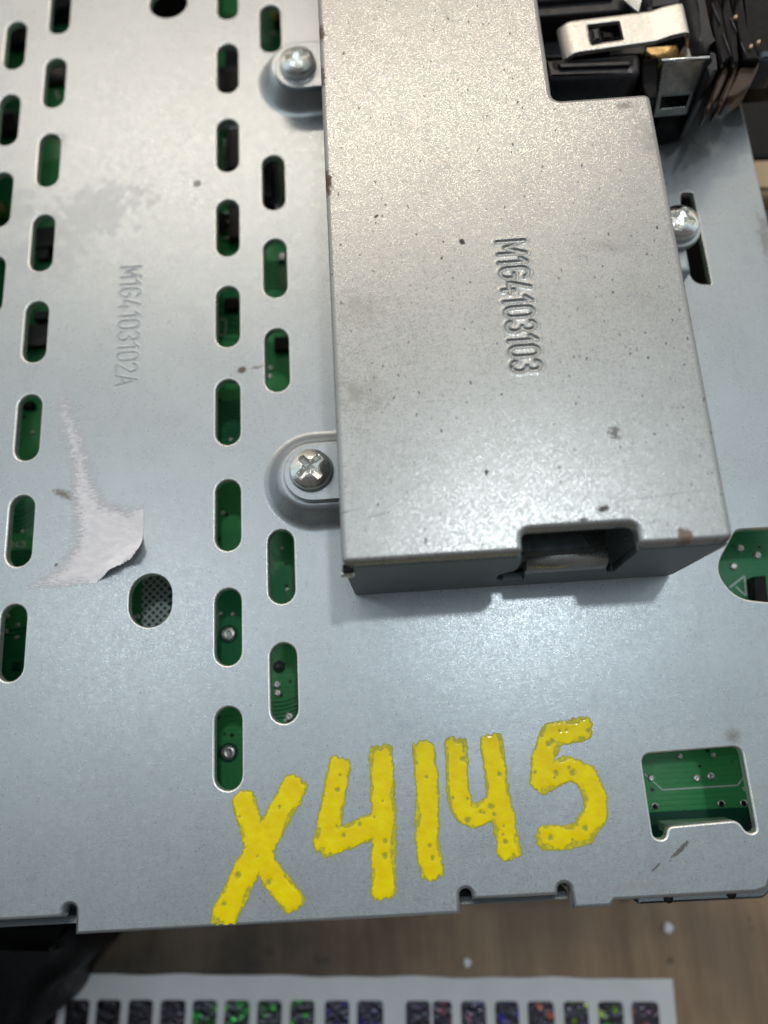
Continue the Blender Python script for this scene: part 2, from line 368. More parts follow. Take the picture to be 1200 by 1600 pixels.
# worn wood
m = M('worn_brown_wood', (.15, .1, .07), 0, .62)
g = m.noise(.10, 5, .62, v=m.map(scale=(2.6, .28, 1))); b_ = m.noise(.05, 3, .5); st = m.noise(.16, 3, .6)
c = m.mix(m.rng(g, .32, .68), (.20, .125, .075), (.37, .25, .155)); c = m.mix(m.math('MULTIPLY', m.rng(b_, .42, .62), .55), c, (.15, .11, .08))
c = m.mix(m.rng(st, .66, .74), c, (.03, .024, .02)); 
pl = m.n('ShaderNodeTexWave', wave_type='BANDS', bands_direction='X', wave_profile='SAW'); m.l(m.map(), pl.inputs[0]); pl.inputs['Scale'].default_value = .0105; pl.inputs['Phase Offset'].default_value = 1.5
c = m.mix(m.spot((-30, -36), 62, 26, 0, .35, .05, .9), c, (.035, .027, .02))  # the unit's shadow on the bench, painted as a dark patch
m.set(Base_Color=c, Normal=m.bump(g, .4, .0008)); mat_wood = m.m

# ------------------------------------------------------------------ stroke letters for the stamped numbers
def arc(cx, cy, rx, ry, a0, a1, n=10):
    return [(cx + rx * math.cos(math.radians(a0 + (a1 - a0) * k / n)), cy + ry * math.sin(math.radians(a0 + (a1 - a0) * k / n))) for k in range(n + 1)]
GLY = {
 'M': (.78, [[(.05, 0), (.05, 1), (.39, .25), (.73, 1), (.73, 0)]]),
 '1': (.42, [[(.30, 0), (.30, 1), (.06, .76)]]),
 'G': (.64, [arc(.32, .72, .27, .28, 25, 180) + arc(.32, .28, .27, .28, 180, 360) + [(.59, .48), (.36, .48)]]),
 '4': (.66, [[(.46, 0), (.46, .42)], [(.36, 1), (.05, .25), (.62, .25)]]),
 '0': (.62, [arc(.31, .72, .25, .28, 0, 180) + arc(.31, .28, .25, .28, 180, 360) + [(.56, .72)]]),
 '3': (.62, [arc(.30, .76, .24, .24, 160, -80), arc(.30, .27, .27, .27, 85, -160)]),
 '2': (.62, [arc(.30, .72, .25, .28, 170, -20) + [(.05, 0), (.57, 0)]]),
 'A': (.66, [[(.03, 0), (.33, 1), (.63, 0)], [(.13, .32), (.53, .32)]])}
def text_strokes(txt, start, end, height):
    """strokes of a text whose baseline runs from start to end (mm), letters standing to the left of travel"""
    gap = .13; tot = sum(GLY[c][0] for c in txt) + gap * (len(txt) - 1)
    a = Vector(start); b = Vector(end); d = (b - a); L = d.length; d.normalize(); up = Vector((-d.y, d.x)); k = L / tot; x = 0; res = []
    for c in txt:
        w_, st = GLY[c]
        for s_ in st: res.append([tuple(a + d * ((x + u) * k) + up * (v * height)) for u, v in s_])
        x += w_ + gap
    return res
def segdist(X, Y, polys):
    D = np.full(X.shape, 1e9)
    for s_ in polys:
        for (x0, y0), (x1, y1) in zip(s_, s_[1:]):
            dx, dy = x1 - x0, y1 - y0; L = dx * dx + dy * dy + 1e-12
            t = np.clip(((X - x0) * dx + (Y - y0) * dy) / L, 0, 1)
            D = np.minimum(D, np.hypot(X - x0 - t * dx, Y - y0 - t * dy))
    return D
def groove_panel(x0, x1, y0, y1, z, strokes, wd, depth, step=.065):
    """fine panel of the sheet pressed in along the strokes"""
    nx = int((x1 - x0) / step); ny = int((y1 - y0) / step)
    xs = np.linspace(x0, x1, nx); ys = np.linspace(y0, y1, ny); X, Y = np.meshgrid(xs, ys)
    D = segdist(X, Y, strokes); t = np.clip(D / wd, 0, 1); H = -depth * (1 - t * t * (3 - 2 * t)) + depth * .22 * np.exp(-((D - wd * 1.15) / (wd * .35)) ** 2)
    H[0] = H[-1] = 0; H[:, 0] = H[:, -1] = 0
    bm = bmesh.new(); vs = [[V(bm, X[j, i], Y[j, i], z + H[j, i]) for i in range(nx)] for j in range(ny)]
    for j in range(ny - 1):
        for i in range(nx - 1): bm.faces.new((vs[j][i], vs[j][i + 1], vs[j + 1][i + 1], vs[j + 1][i])).smooth = True
    return bm

# ================================================================== THE UNIT
unit = thing('stereo_unit', 'silver metal electronics chassis with rows of slots, X4145 in yellow and a screwed-on cover box', 'electronics', (20, 20, -46))

# ---- cover plate
T = 1.0
holes = []
def hslot(x, yt, yb, wpx):
    a = at(x, yt); b = at(x, yb); c0 = at(x - wpx / 2, (yt + yb) / 2)[0]; c1 = at(x + wpx / 2, (yt + yb) / 2)[0]
    holes.append((slot((a[0] + b[0]) / 2, b[1], a[1], c1 - c0), rim(.23, T), False))
P = 13.0
def row(xmm, off, idx, w=2.95, L=8.55):
    for i in idx: holes.append((slot(xmm, i * P + off - L / 2, i * P + off + L / 2, w), rim(.23, T), False))
row(0.0, 0, range(0, 10))
row(6.12, 6.5, [0, 1, 3, 4, 5, 7])
row(-24.45, 12.7, range(0, 9))
row(-30.6, 58.5 + .4, [0, 1, 2, 3, 4, -1, -2])
# round hole at the very top, oval hole with hatched pad
c = at(263, 4); holes.append((disc(c[0], c[1], 2.75), rim(.23, T), False))
a = at(236, 897); b = at(236, 980); holes.append((slot(a[0], b[1], a[1], 4.9, n=14), rim(.16, T), False))
# hole beside the right screw, hole at the right of the box, window
holes.append((rounded(ats([(1063, 300), (1083, 300), (1112, 445), (1085, 443), (1066, 405)]), [.5, .3, .3, 1.4, .3]), rim(.12, T), False))
holes.append((rounded(ats([(1150, 828), (1330, 818), (1345, 955), (1150, 935), (1117, 890)]), [.6, 2, 2, 3.0, 2.0]), rim(.23, T), False))
wnd = ats([(1002, 1179), (1158, 1166), (1183, 1300), (1168, 1302), (1153, 1281), (1044, 1291), (1040, 1312), (1021, 1310)])
holes.append((rounded(wnd, [1.0, 1.0, .7, .7, .9, .5, .9, .9]), rim(.23, T), False))
# raised bosses under the two left screws (U shaped, running in under the box)
def boss(cx, cy, r0, r1, h, xr):
    l = [(xr, cy + r0)] + [(cx + r0 * math.cos(math.radians(a)), cy + r0 * math.sin(math.radians(a))) for a in range(90, 271, 9)] + [(xr, cy - r0)]
    n = len(l); prof = []
    for k in range(9):
        t = k / 8; s_ = t * t * (3 - 2 * t); prof.append((-(r0 - r1) * t, h * s_))
    return (l, [(.35, 0), (.1, .03)] + [(o - .0, z + .06) for o, z in prof[1:]], True)
B2 = at(490, 752); holes.append(boss(B2[0] + .2, B2[1], 5.9, 3.6, 2.6, 21.5))
B1 = (10.2, 87.6); holes.append(boss(B1[0], B1[1], 5.7, 3.5, 2.9, 21.5))
# pressed-number panel
tA = at(189, 417); tB = at(180, 604); strokesA = text_strokes('M1G4103102A', (tA[0], tA[1]), (tB[0], tB[1]), at(221, 417)[0] - tA[0])
xa0, xa1 = min(tA[0], tB[0]) - .8, at(221, 417)[0] + .8; ya0, ya1 = tB[1] - .8, tA[1] + .8
holes.append(([(xa0, ya0), (xa1, ya0), (xa1, ya1), (xa0, ya1)], [(0, 0)], False))
e0 = at(115, 1467); ex = lambda p, q: at(p, q)[0]
ye = -17.3
def notch(x, y, r, left=True):
    """round relief cut, entered from the recessed edge"""
    return [(x + r * math.cos(math.radians(a)), y + r * math.sin(math.radians(a))) for a in (range(180, -1, -20) if left else range(0, 181, 20))]
xr1, xr2 = ex(720, 1420), ex(893, 1400); xl = ex(116, 1450); xq = ex(955, 1413)
yr = at(800, 1404)[1]; yq = at(1080, 1402)[1]; yl = at(40, 1438)[1]
outer = [(-70, yl)]
outer += [(xl - 1.25, yl)] + [(xl - .62 + .62 * math.cos(math.radians(a)), yl + .55 + .62 * math.sin(math.radians(a))) for a in range(180, -1, -20)]
outer += [(xl, ye), (xr1, ye)]
outer += [(xr1 + .62 + .62 * math.cos(math.radians(a)), yr + .45 + .62 * math.sin(math.radians(a))) for a in range(180, -1, -20)]
outer += [(xr1 + 1.28, yr), (xr2 - 1.28, yr)]
outer += [(xr2 - .62 + .62 * math.cos(math.radians(a)), yr + .45 + .62 * math.sin(math.radians(a))) for a in range(180, -1, -20)]
outer += [(xr2, ye - .1), (xq, ye - .1), (xq + .5, yq), (53.2, yq)]
outer += [(54.4, yq + .35), (55.1, yq + 1.6), (55.6, -12.5), (57.5, -11), (69.4, -10), (69.4, 140), (-70, 140)]
bm = bmesh.new()
sheet(bm, outer, [(.43, 0), (.36, -.02), (.27, -.06), (.16, -.15), (.06, -.32), (0, -.6), (0, -1.5)], holes, edge_mat=True)
bm2 = groove_panel(xa0, xa1, ya0, ya1, 0, strokesA, .15, .09, .06)
cover = obj('cover_plate', bm, mat_plate.m, unit); cover.data.materials.append(mat_rim_glint)
obj('stamped_number', bm2, mat_plate.m, cover, 'pressed number M1G4103102A running down the plate')
# rolled lip at the bottom of the window
yb0 = at(1100, 1300)[1]; x0, x1 = at(1044, 1295)[0], at(1153, 1287)[0]
obj('bent_tab', ribbon(x0 + .1, x1, [(yb0 - .05 + .85 * math.sin(t), -.85 * (1 - math.cos(t))) for t in [k * math.pi / 2 / 10 for k in range(11)]] + [(yb0 + .82, -3.5)], -.9), mat_plate.m, cover)
# chassis walls under the plate
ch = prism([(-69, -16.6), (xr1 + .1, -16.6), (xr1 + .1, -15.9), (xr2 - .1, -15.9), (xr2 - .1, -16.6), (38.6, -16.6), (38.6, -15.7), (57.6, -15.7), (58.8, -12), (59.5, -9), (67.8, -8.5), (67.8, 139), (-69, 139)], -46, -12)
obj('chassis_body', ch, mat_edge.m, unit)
for (xa, xb, ya) in ((-68, xl - .05, yl - .95), (xr1 + .12, xr2 - .12, yr - .75)):
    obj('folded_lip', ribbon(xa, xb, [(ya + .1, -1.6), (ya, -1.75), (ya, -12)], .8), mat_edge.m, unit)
a = at(1000, 1413); lp = rounded([(a[0], a[1] - .3), (54.2, yq - .75), (58.5, -14.6), (58.5, -10), (54, yq + .8), (a[0] + .5, yq + .6)], .3)
obj('folded_lip', prism(lp, -12, -1.15, .25), mat_edge.m, unit, 'scuffed folded lip at the right corner')
for x_, y_ in ((1050, 1406), (1150, 1399)):
    c = at(x_, y_); obj('lip_dimple', lathe([(.5, -1.1), (.42, -1.02), (.2, -1.0)], c[0], c[1] - .1, 12), mat_black, unit)
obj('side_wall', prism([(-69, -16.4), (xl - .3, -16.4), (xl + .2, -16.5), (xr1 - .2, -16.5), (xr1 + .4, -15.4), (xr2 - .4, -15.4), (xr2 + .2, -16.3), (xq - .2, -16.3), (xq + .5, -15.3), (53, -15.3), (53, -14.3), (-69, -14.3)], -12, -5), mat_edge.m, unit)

# ---- circuit board seen through the slots
ZP = -9.5
pcb = obj('circuit_board', prism([(-66, -13.5), (58.6, -13.5), (59, -8), (66.5, -7.5), (66.5, 136), (-66, 136)], ZP - 1.2, ZP), mat_pcb, unit)
def A(x, y): return at(x, y, ZP)
def onpcb(name, pts, h, mat, bev=0): return obj(name, prism(pts, ZP + .004, ZP + h, bev), mat, pcb)
def strip(p0, p1, wd):
    a, b = Vector(p0), Vector(p1); d = (b - a).normalized(); n_ = Vector((-d.y, d.x)) * wd / 2
    return [tuple(a + n_), tuple(a - n_), tuple(b - n_), tuple(b + n_)]
def multi(segs, wd, h, name, mat):
    bms = [prism(strip(p0, p1, wd), ZP + .004, ZP + h) for p0, p1 in segs]; return obj(name, merge(*bms), mat, pcb)
for x_, y_, r_ in ((357, 991, .85), (357, 1176, .85)):
    c = A(x_, y_); o = obj('solder_pad', lathe([(r_ * 1.35, ZP + .01), (r_ * 1.3, ZP + .04), (r_ * 1.3, ZP + .05)], c[0], c[1], 24), mat_trace_dark, pcb)
    obj('test_point', lathe([(r_, ZP + .05), (r_ * .95, ZP + .13), (r_ * .45, ZP + .15), (r_ * .3, ZP + .08)], c[0], c[1], 24), mat_solder, pcb)
for x_, y_, r_, d_ in ((436, 1042, .62, 1), (433, 1070, .42, 0), (434, 1083, .42, 0), (452, 1120, .5, 0), (446, 1126, .2, 0), (441, 857, .2, 0), (449, 921, .22, 0),
                       (345, 959, .24, 0), (364, 960, .24, 0), (348, 802, .24, 0), (361, 687, .24, 0), (423, 575, .32, 0), (422, 588, .32, 0),
                       (11, 963, .3, 0), (9, 987, .3, 0), (28, 977, .26, 0), (27, 996, .26, 0), (215, 964, .34, 0), (36, 831, .2, 0), (22, 802, .16, 0), (52, 676, .2, 0),
                       (89, 145, .3, 0), (92, 152, .3, 0), (428, 53, .3, 0), (1088, 1216, .38, 0), (1110, 1213, .4, 0), (1017, 1216, .34, 0), (1062, 1182, .3, 0), (1114, 1180, .25, 0),
                       (1156, 857, .4, 0), (1183, 868, .4, 0), (1190, 913, .4, 0), (1146, 885, .4, 0)):
    c = A(x_, y_); n_ = 16
    if d_: obj('solder_joint', lathe([(r_ * 1.25, ZP + .01), (r_ * 1.1, ZP + .3), (r_ * .8, ZP + .7), (r_ * .35, ZP + .95), (.05, ZP + 1)], c[0], c[1], n_), mat_grey, pcb)
    else: obj('solder_joint', lathe([(r_ * 1.2, ZP + .01), (r_ * 1.1, ZP + .12), (r_ * .6, ZP + .28), (r_ * .3, ZP + .2)], c[0], c[1], n_), mat_solder, pcb)
for x_, y_ in ((1023, 1260), (1127, 1256), (1162, 1255), (1002, 955), (1188, 913)):
    c = A(x_, y_); obj('via_hole', lathe([(.42, ZP + .01), (.40, ZP + .05), (.28, ZP + .06)], c[0], c[1], 18), mat_solder, pcb); obj('via_hole', lathe([(.30, ZP + .071), (.29, ZP + .075)], c[0], c[1], 18), mat_black, pcb)
multi([(A(1007, 1209), A(1035, 1234)), (A(1035, 1234), A(1152, 1227)), (A(1152, 1227), A(1168, 1207))], .14, .03, 'silkscreen_line', mat_silk)
multi([(A(1160, 1232), A(1172, 1224)), (A(1160, 1232), A(1171, 1240)), (A(1166, 1229), A(1170, 1233))], .16, .03, 'silkscreen_letter', mat_silk)
ax, ay = A(1015, 1270); onpcb('dark_ground_band', [A(1000, 1270), A(1145, 1262), A(1180, 1262), A(1180, 1330), A(1000, 1330)], .02, mat_trace_dark)
# hatched pad under the oval hole
hx = []
for k in range(-8, 9):
    c = A(246, 945); dd = k * .98
    for s_ in (1, -1):
        hx.append(((c[0] - 4 + dd, c[1] - 4 * s_), (c[0] + 4 + dd, c[1] + 4 * s_)))
c0 = A(222, 945); 
def clipx(s):
    (x0, y0), (x1, y1) = s
    if max(x0, x1) < c0[0]: return None
    if x0 < c0[0]: t = (c0[0] - x0) / (x1 - x0); x0, y0 = c0[0], y0 + t * (y1 - y0)
    xm = c0[0] + 3.6
    if min(x0, x1) > xm: return None
    if x1 > xm: t = (xm - x0) / (x1 - x0); x1, y1 = xm, y0 + t * (y1 - y0)
    return ((x0, y0), (x1, y1))
obj('hatched_pad', prism([(c0[0] - .0, c0[1] - 4), (c0[0] + 4, c0[1] - 4), (c0[0] + 4, c0[1] + 4), (c0[0], c0[1] + 4)], ZP + .004, ZP + .02), mat_trace_dark, pcb)
bms = [prism(strip(*s_, .26), ZP + .02, ZP + .05 + .002 * (i % 2)) for i, s_ in enumerate(filter(None, map(clipx, hx)))]
obj('hatch_lines', merge(*bms), mat_silk, pcb)
# trace bundles
def bundle(x, y0, y1, n, curve=0, wd=.30, half=1.9):
    segs = []; cx = A(x, y0)[0]
    for k in range(n):
        yy = A(x, y0 + (y1 - y0) * k / max(1, n - 1))[1]; prev = None
        for j in range(7):
            u = j / 6; q = (cx - half + 2 * half * u, yy + curve * (u - .3) ** 2)
            if prev: segs.append((prev, q))
            prev = q
    multi(segs, wd, .012, 'trace_bundle', mat_trace_dark)
bundle(356, 628, 682, 11); bundle(443, 1097, 1122, 5, 1.2, .16); bundle(430, 412, 450, 7, -.6, .22); bundle(356, 478, 530, 6, -.8, .2); bundle(30, 862, 882, 5); bundle(32, 800, 830, 5, 2.4, .2); bundle(28, 985, 992, 2, 1.6, .18)
# "243" beside the left slot, box mark in the centre slot
def silk_text(txt, p0, p1, h, wd):
    segs = []
    for s_ in text_strokes(txt, p0, p1, h): segs += list(zip(s_, s_[1:]))
    multi(segs, wd, .03, 'silkscreen_number', mat_silk)
silk_text('243', A(14, 856), A(39, 855), .75, .16)
silk_text('10', A(344, 521), A(344, 505), .5, .08)
multi([(A(340, 499), A(353, 499)), (A(353, 499), A(352, 523)), (A(352, 523), A(340, 523))], .12, .03, 'silkscreen_line', mat_silk)
# electronic parts under the upper slots
def chip_or_dark_block(pxa, pya, pxb, pyb, h, mat=None, pins=0):
    a = A(pxa, pya); b = A(pxb, pyb)
    o = onpcb('chip_or_dark_block', [(a[0], b[1]), (b[0], b[1]), (b[0], a[1]), (a[0], a[1])], h, mat or mat_blackgrey, .12)
    for k in range(pins):
        y = a[1] + (b[1] - a[1]) * (k + .5) / pins
        obj('chip_pin', prism([(a[0] - .9, y - .16), (a[0] - .02, y - .16), (a[0] - .02, y + .16), (a[0] - .9, y + .16)], ZP + .1, ZP + .5, .08), mat_solder, o)
chip_or_dark_block(340, 115, 380, 150, 1.2); chip_or_dark_block(358, 218, 400, 275, 2, pins=7); chip_or_dark_block(360, 315, 400, 378, 1.4, pins=5); chip_or_dark_block(412, 250, 431, 330, 3.5); chip_or_dark_block(430, 262, 443, 335, 1.0, mat_solder)
chip_or_dark_block(60, 495, 90, 505, 1.5); chip_or_dark_block(40, 515, 80, 545, 1.2); chip_or_dark_block(60, 365, 95, 392, 1.4); chip_or_dark_block(75, 40, 120, -5, 3); chip_or_dark_block(80, 118, 110, 136, 1.5, pins=3); chip_or_dark_block(5, 190, 30, 214, 1.5, pins=3)
chip_or_dark_block(20, 55, 50, 80, 2.0); chip_or_dark_block(-8, 330, 12, 345, 2, mat_brass); chip_or_dark_block(428, 22, 436, 44, 1.5, mat_brass); chip_or_dark_block(352, 195, 380, 212, 1.6, mat_clip2)
for q_, (x_, y_, w_, h_, m_) in enumerate(((2, 240, 22, 16, mat_black), (10, 178, 14, 10, mat_clip2), (62, 395, 18, 14, mat_blackgrey), (86, 100, 26, 10, mat_black), (430, 30, 30, 14, mat_black),
        (345, 340, 12, 22, mat_black), (352, 80, 30, 34, mat_blackgrey), (436, 400, 10, 10, mat_clip2), (40, 632, 16, 9, mat_black), (22, 1035, 10, 12, mat_trace_dark), (352, 470, 22, 16, mat_black), (430, 532, 30, 18, mat_black))):
    a_, b_3 = A(x_, y_), A(x_ + w_, y_ + h_); onpcb('surface_component', [(a_[0], b_3[1]), (b_3[0], b_3[1]), (b_3[0], a_[1]), (a_[0], a_[1])], .5 + .25 * (q_ % 3), m_, .08)
onpcb('chip_or_dark_block', ats([(1060, 296), (1090, 296), (1120, 448), (1060, 448)], ZP + 3), 3.0, mat_black, .2)  # black block added so the slot by the right screw looks dark
onpcb('chip_or_dark_block', ats([(225, -45), (300, -45), (300, 45), (225, 45)], ZP + 4), 4.0, mat_black, .2)  # tall black block added so the round hole reads as dark
b = A(1170, 878); onpcb('chip_or_dark_block', [A(1167, 905), A(1186, 903), A(1192, 960), A(1172, 962)], 1.8, mat_black, .1)
multi([(A(1140, 918), A(1163, 900)), (A(1163, 900), A(1166, 932)), (A(1150, 917), A(1166, 932)), (A(1188, 905), A(1192, 940))], .2, .04, 'silkscreen_line', mat_silk)

# ---- cover box screwed over the plate
HT = HB
X0, X1, YF = 14.35, 49.75, 15.75
ntop = [at(816, 830, HT), at(812, 860, HT), at(998, 820, HT), at(1003, 860, HT)]
nx0, nx1, nyt = at(817, 850, HT)[0], at(1000, 850, HT)[0], at(900, 824, HT)[1]
c1 = at(855, 150, HT); c2 = at(833, 0, HT); ystep = at(950, 149, HT)[1]; c3 = at(856, 100, HT)[0]
top = [(X0, 120), (X0, YF), (nx0, YF), (nx0, nyt - .0), (nx1, nyt), (nx1, YF), (X1, YF), (X1, ystep), (c3, ystep), (c3, 120)]
top = rounded(top, [.8, .75, .75, .9, .9, .75, .8, .9, 1.1, .8], 6)
zt = HT
tb0 = bx(777, 377); tb1 = bx(799, 583); txt_h = bx(821, 375)[0] - tb0[0]
strokesB = text_strokes('M1G4103103', ((tb0[0] + tb1[0]) / 2 - .05, tb0[1]), ((tb0[0] + tb1[0]) / 2 + .05, tb1[1]), txt_h)
xb0, xb1 = tb0[0] - .9, tb0[0] + txt_h + 1.1; yb0_, yb1_ = tb1[1] - .9, tb0[1] + .9
bm = bmesh.new()
R_ = .6
sheet(bm, top, [(R_, 0), (R_ * .72, -R_ * .05), (R_ * .42, -R_ * .19), (R_ * .18, -R_ * .42), (R_ * .04, -R_ * .72), (0, -R_), (0, -1.3)],
      [([(xb0, yb0_), (xb1, yb0_), (xb1, yb1_), (xb0, yb1_)], [(0, 0)], False)], fr=lambda x, y, z: (x, y, z + zt))
boxc = obj('cover_box', bm, mat_box.m, unit, 'raised speckled metal cover box screwed over the slotted plate')
obj('stamped_number', groove_panel(xb0, xb1, yb0_, yb1_, zt, strokesB, .30, .17, .065), mat_box.m, boxc, 'pressed number M1G4103103 running down the box')
# front wall, in the x-z plane
YW = YF - .02
def W(px_, py_): return aty(px_, py_, YW)
zc = W(880, 890)[1]
wl = [(X0 + .25, .15), (X0 + .25, 15.6), (X0 + .1, 15.6)]
nw0, nw1 = W(818, 880), W(950, 893)
pw = [(X0 + .05, .15), (X1 - .3, .15), (X1 - .05, 1.0), (X1 - .05, HT - 1.32), (nx1 + .02, HT - 1.32), W(996, 862), W(958, 893), W(948, 893), W(946, 884), W(822, 890), W(818, 905), W(784, 908), W(775, 903), W(779, 897), W(806, 890), W(813, 880), (nx0 - .02, HT - 1.32), (X0 + .55, HT - 1.32), (X0 + .05, 15.1)]
pw = rounded(pw, [.25, .25, .25, .25, .25, .6, .3, .3, .3, .3, .4, .4, .4, .4, .5, .5, .25, .25, .25], 4)
bm = bmesh.new(); sheet(bm, pw, [(.06, 0), (.02, -.02), (0, -.06), (0, -.9)], [], fr=lambda x, z, d: (x, YW - .10 - d, z))
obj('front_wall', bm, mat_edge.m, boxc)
# rolled sill of the front opening
s0, s1 = W(822, 890), W(946, 884); zs = (s0[1] + s1[1]) / 2
obj('rolled_sill', ribbon(s0[0], s1[0], [(YW - .15, zs - 1.2)] + [(YW - .15 + 1.3 * (1 - math.cos(t)), zs + 1.3 * math.sin(t)) for t in [k * math.pi / 2 / 10 for k in range(11)]] + [(YW + 4.5, zs + 1.25)], -.8), mat_box.m, boxc)
# side walls, inner parts
obj('side_wall', prism([(X0 + .02, YF + .5), (X0 + .9, YF + .5), (X0 + .9, 119), (X0 + .02, 119)], 3.7, HT - 1.31), mat_box.m, boxc)
obj('side_wall', prism([(X1 - .9, YF + .9), (X1 - .02, YF + .9), (X1 - .02, ystep - 1), (X1 - .9, ystep - 1)], 3.2, HT - 1.31), mat_edge.m, boxc)
obj('rear_step_wall', prism([(c3 + .5, ystep - .9), (X1 - 1, ystep - .9), (X1 - 1, ystep - .02), (c3 + .5, ystep - .02)], .2, HT - 1.31), mat_edge.m, boxc)
obj('inner_bracket', prism([(nx0 - 2, nyt - 1.0), (nx0 + 8, nyt - 1.0), (nx0 + 3, nyt + 8), (nx0 - 2, nyt + 8)], 3, 11.5, .4), mat_cavity, boxc)
obj('inner_core', prism([(X0 + 2, YF + 6), (X1 - 2, YF + 6), (X1 - 2, ystep - 2), (X0 + 2, ystep - 2)], .2, 10, .4), mat_cavity, boxc)
c = bx(537, 884); obj('corner_relief', prism([(X0 - .05, YF - .45), (X0 + .95, YF - .45), (X0 + .95, YF + .25), (X0 - .05, YF + .25)], HT - 2.2, HT - 1.35, .1), mat_black, boxc)
obj('corner_bead', prism(rounded([(X0 - .35, YF - .65), (X0 + 1.0, YF - .65), (X0 + 1.0, YF - .15), (X0 - .35, YF - .15)], .2), HT - 3.0, HT - 2.35, .2), mat_screw, boxc)
# screw ears
def ear(cx, cy, r, x_to, z, name='screw_ear', th=.8):
    l = [(x_to, cy + r)] + [(cx + r * math.cos(math.radians(a)), cy + r * math.sin(math.radians(a))) for a in range(90, 271, 9)] + [(x_to, cy - r)]
    return obj(name, prism(l, z - th, z, .12), mat_plate.m, boxc)
S2 = at(484, 729, 5.2); S1 = at(463, 87, 5.6)
ear(S2[0] + .15, S2[1] - .1, 3.35, X0 + .6, 3.55)
ear(S1[0] + .15, S1[1] - .1, 3.3, X0 + .6, 3.9)
# right screw on its own ear
S3 = at(1066, 340, 5.4)
l = [(X1 - .5, S3[1] + 2.9)] + [(S3[0] + 2.9 * math.cos(math.radians(a)), S3[1] + 2.9 * math.sin(math.radians(a))) for a in range(90, -91, -9)] + [(X1 - .5, S3[1] - 2.9)]
obj('screw_ear', prism(l, 2.9, 3.7, .15), mat_plate.m, boxc)
l = [(X1 - 2, S3[1] + 4.2), at(1068, 320, 0), at(1066, 405, 0), (X1 - 2, at(1066, 405)[1])]
obj('screw_post', prism([(X1 - 1, S3[1] - 5.6), (S3[0] + 1.1, S3[1] - 5.6), (S3[0] + 1.1, S3[1] + 1.5), (X1 - 1, S3[1] + 1.5)], .1, 2.85, .5), mat_plate.m, unit)

# ---- screws
def screw_bm(R=2.3, star=False):
    bm = bmesh.new(); nr, na = 46, 144; vs = []
    def hz(r, a):
        rr = r * R; z = 1.95 - .85 * (r ** 2.4) if r < .97 else 1.95 - .85 * r ** 2.4 - (r - .97) * 8
        for k in range(4):
            aa = a - k * math.pi / 2; u = rr * math.cos(aa); v = abs(rr * math.sin(aa))
            if u > 0:
                hw = .46 * (1 - .10 * u); e = min((hw - v) / .08, (1.62 - u) / .10)
                e = max(0, min(1, e)); z = min(z, (1.95 - .85 * r ** 2.4) * (1 - e) + e * (.45 + .34 * u))
        e = max(0, min(1, (.80 - rr) / .2)); z = min(z, z * (1 - e) + e * .7)
        return z
    c = V(bm, 0, 0, .6)
    for i in range(1, nr + 1):
        r = i / nr; vs.append([V(bm, R * r * math.cos(2 * math.pi * k / na), R * r * math.sin(2 * math.pi * k / na), hz(r, 2 * math.pi * k / na)) for k in range(na)])
    for z in (.55, 0): vs.append([V(bm, R * 1.0 * math.cos(2 * math.pi * k / na), R * math.sin(2 * math.pi * k / na), z) for k in range(na)])
    for k in range(na): bm.faces.new((c, vs[0][k], vs[0][(k + 1) % na])).smooth = True
    for a, b in zip(vs, vs[1:]):
        for k in range(na): bm.faces.new((a[k], b[k], b[(k + 1) % na], a[(k + 1) % na])).smooth = True
    return bm
sm = bpy.data.meshes.new('screw'); b_ = screw_bm(); bmesh.ops.recalc_face_normals(b_, faces=b_.faces); b_.to_mesh(sm); b_.free(); sm.materials.append(mat_screw)
for (c, z, rot, tilt, sc_, lab) in ((S1, 3.9, 8, (.0, 0), 1.0, 'shiny cross-head screw near the top edge'), (S2, 3.55, 40, (0, 0), 1.02, 'worn cross-head screw by the middle of the box'), (S3, 3.7, 62, (.0, 0), 1.0, 'screw half hidden behind the right side of the box')):
    o = link(bpy.data.objects.new('screw', sm)); o.parent = unit; o.location = Vector((c[0], c[1], z)) * S - unit.location
    o.rotation_euler = (tilt[0], tilt[1], math.radians(rot)); o.scale = (sc_,) * 3; o['label'] = lab
    wz = lathe([(2.62, -.0), (2.62, .28), (2.4, .36), (2.2, .36)], 0, 0, 40); wm = bpy.data.meshes.new('washer'); wz.to_mesh(wm); wz.free(); wm.materials.append(mat_plate.m)
    # collar under the head
    q = link(bpy.data.objects.new('screw_collar', wm)); q.parent = o; q.scale = (.93, .93, 1)

# ---- yellow marker number on the plate
def Wp(l): return ats(l)
paint = [(Wp([(381, 1250), (399, 1318), (425, 1368), (458, 1408)]), 1.22), (Wp([(460, 1229), (420, 1302), (385, 1360), (350, 1434)]), 1.36),
 (Wp([(530, 1197), (519, 1262), (508, 1318)]), 1.22), (Wp([(510, 1320), (560, 1300), (603, 1283)]), 1.22), (Wp([(595, 1178), (599, 1260), (600, 1340), (600, 1390)]), 1.27),
 (Wp([(662, 1172), (668, 1230), (667, 1310), (675, 1360)]), 1.22),
 (Wp([(713, 1164), (715, 1235), (724, 1268), (742, 1275), (770, 1262)]), 1.18), (Wp([(768, 1160), (776, 1225), (788, 1290), (796, 1330)]), 1.2),
 (Wp([(912, 1138), (884, 1145), (862, 1148), (850, 1180), (845, 1222)]), 1.2), (Wp([(848, 1222), (885, 1200), (915, 1212), (930, 1245), (930, 1272), (912, 1302), (880, 1309), (852, 1308)]), 1.2)]
ends = {}
lo = at(320, 1460); hi = at(970, 1110); st = .11
xs = np.arange(lo[0], hi[0], st); ys = np.arange(lo[1], hi[1], st); X, Y = np.meshgrid(xs, ys)
SD = np.full(X.shape, -9.0)
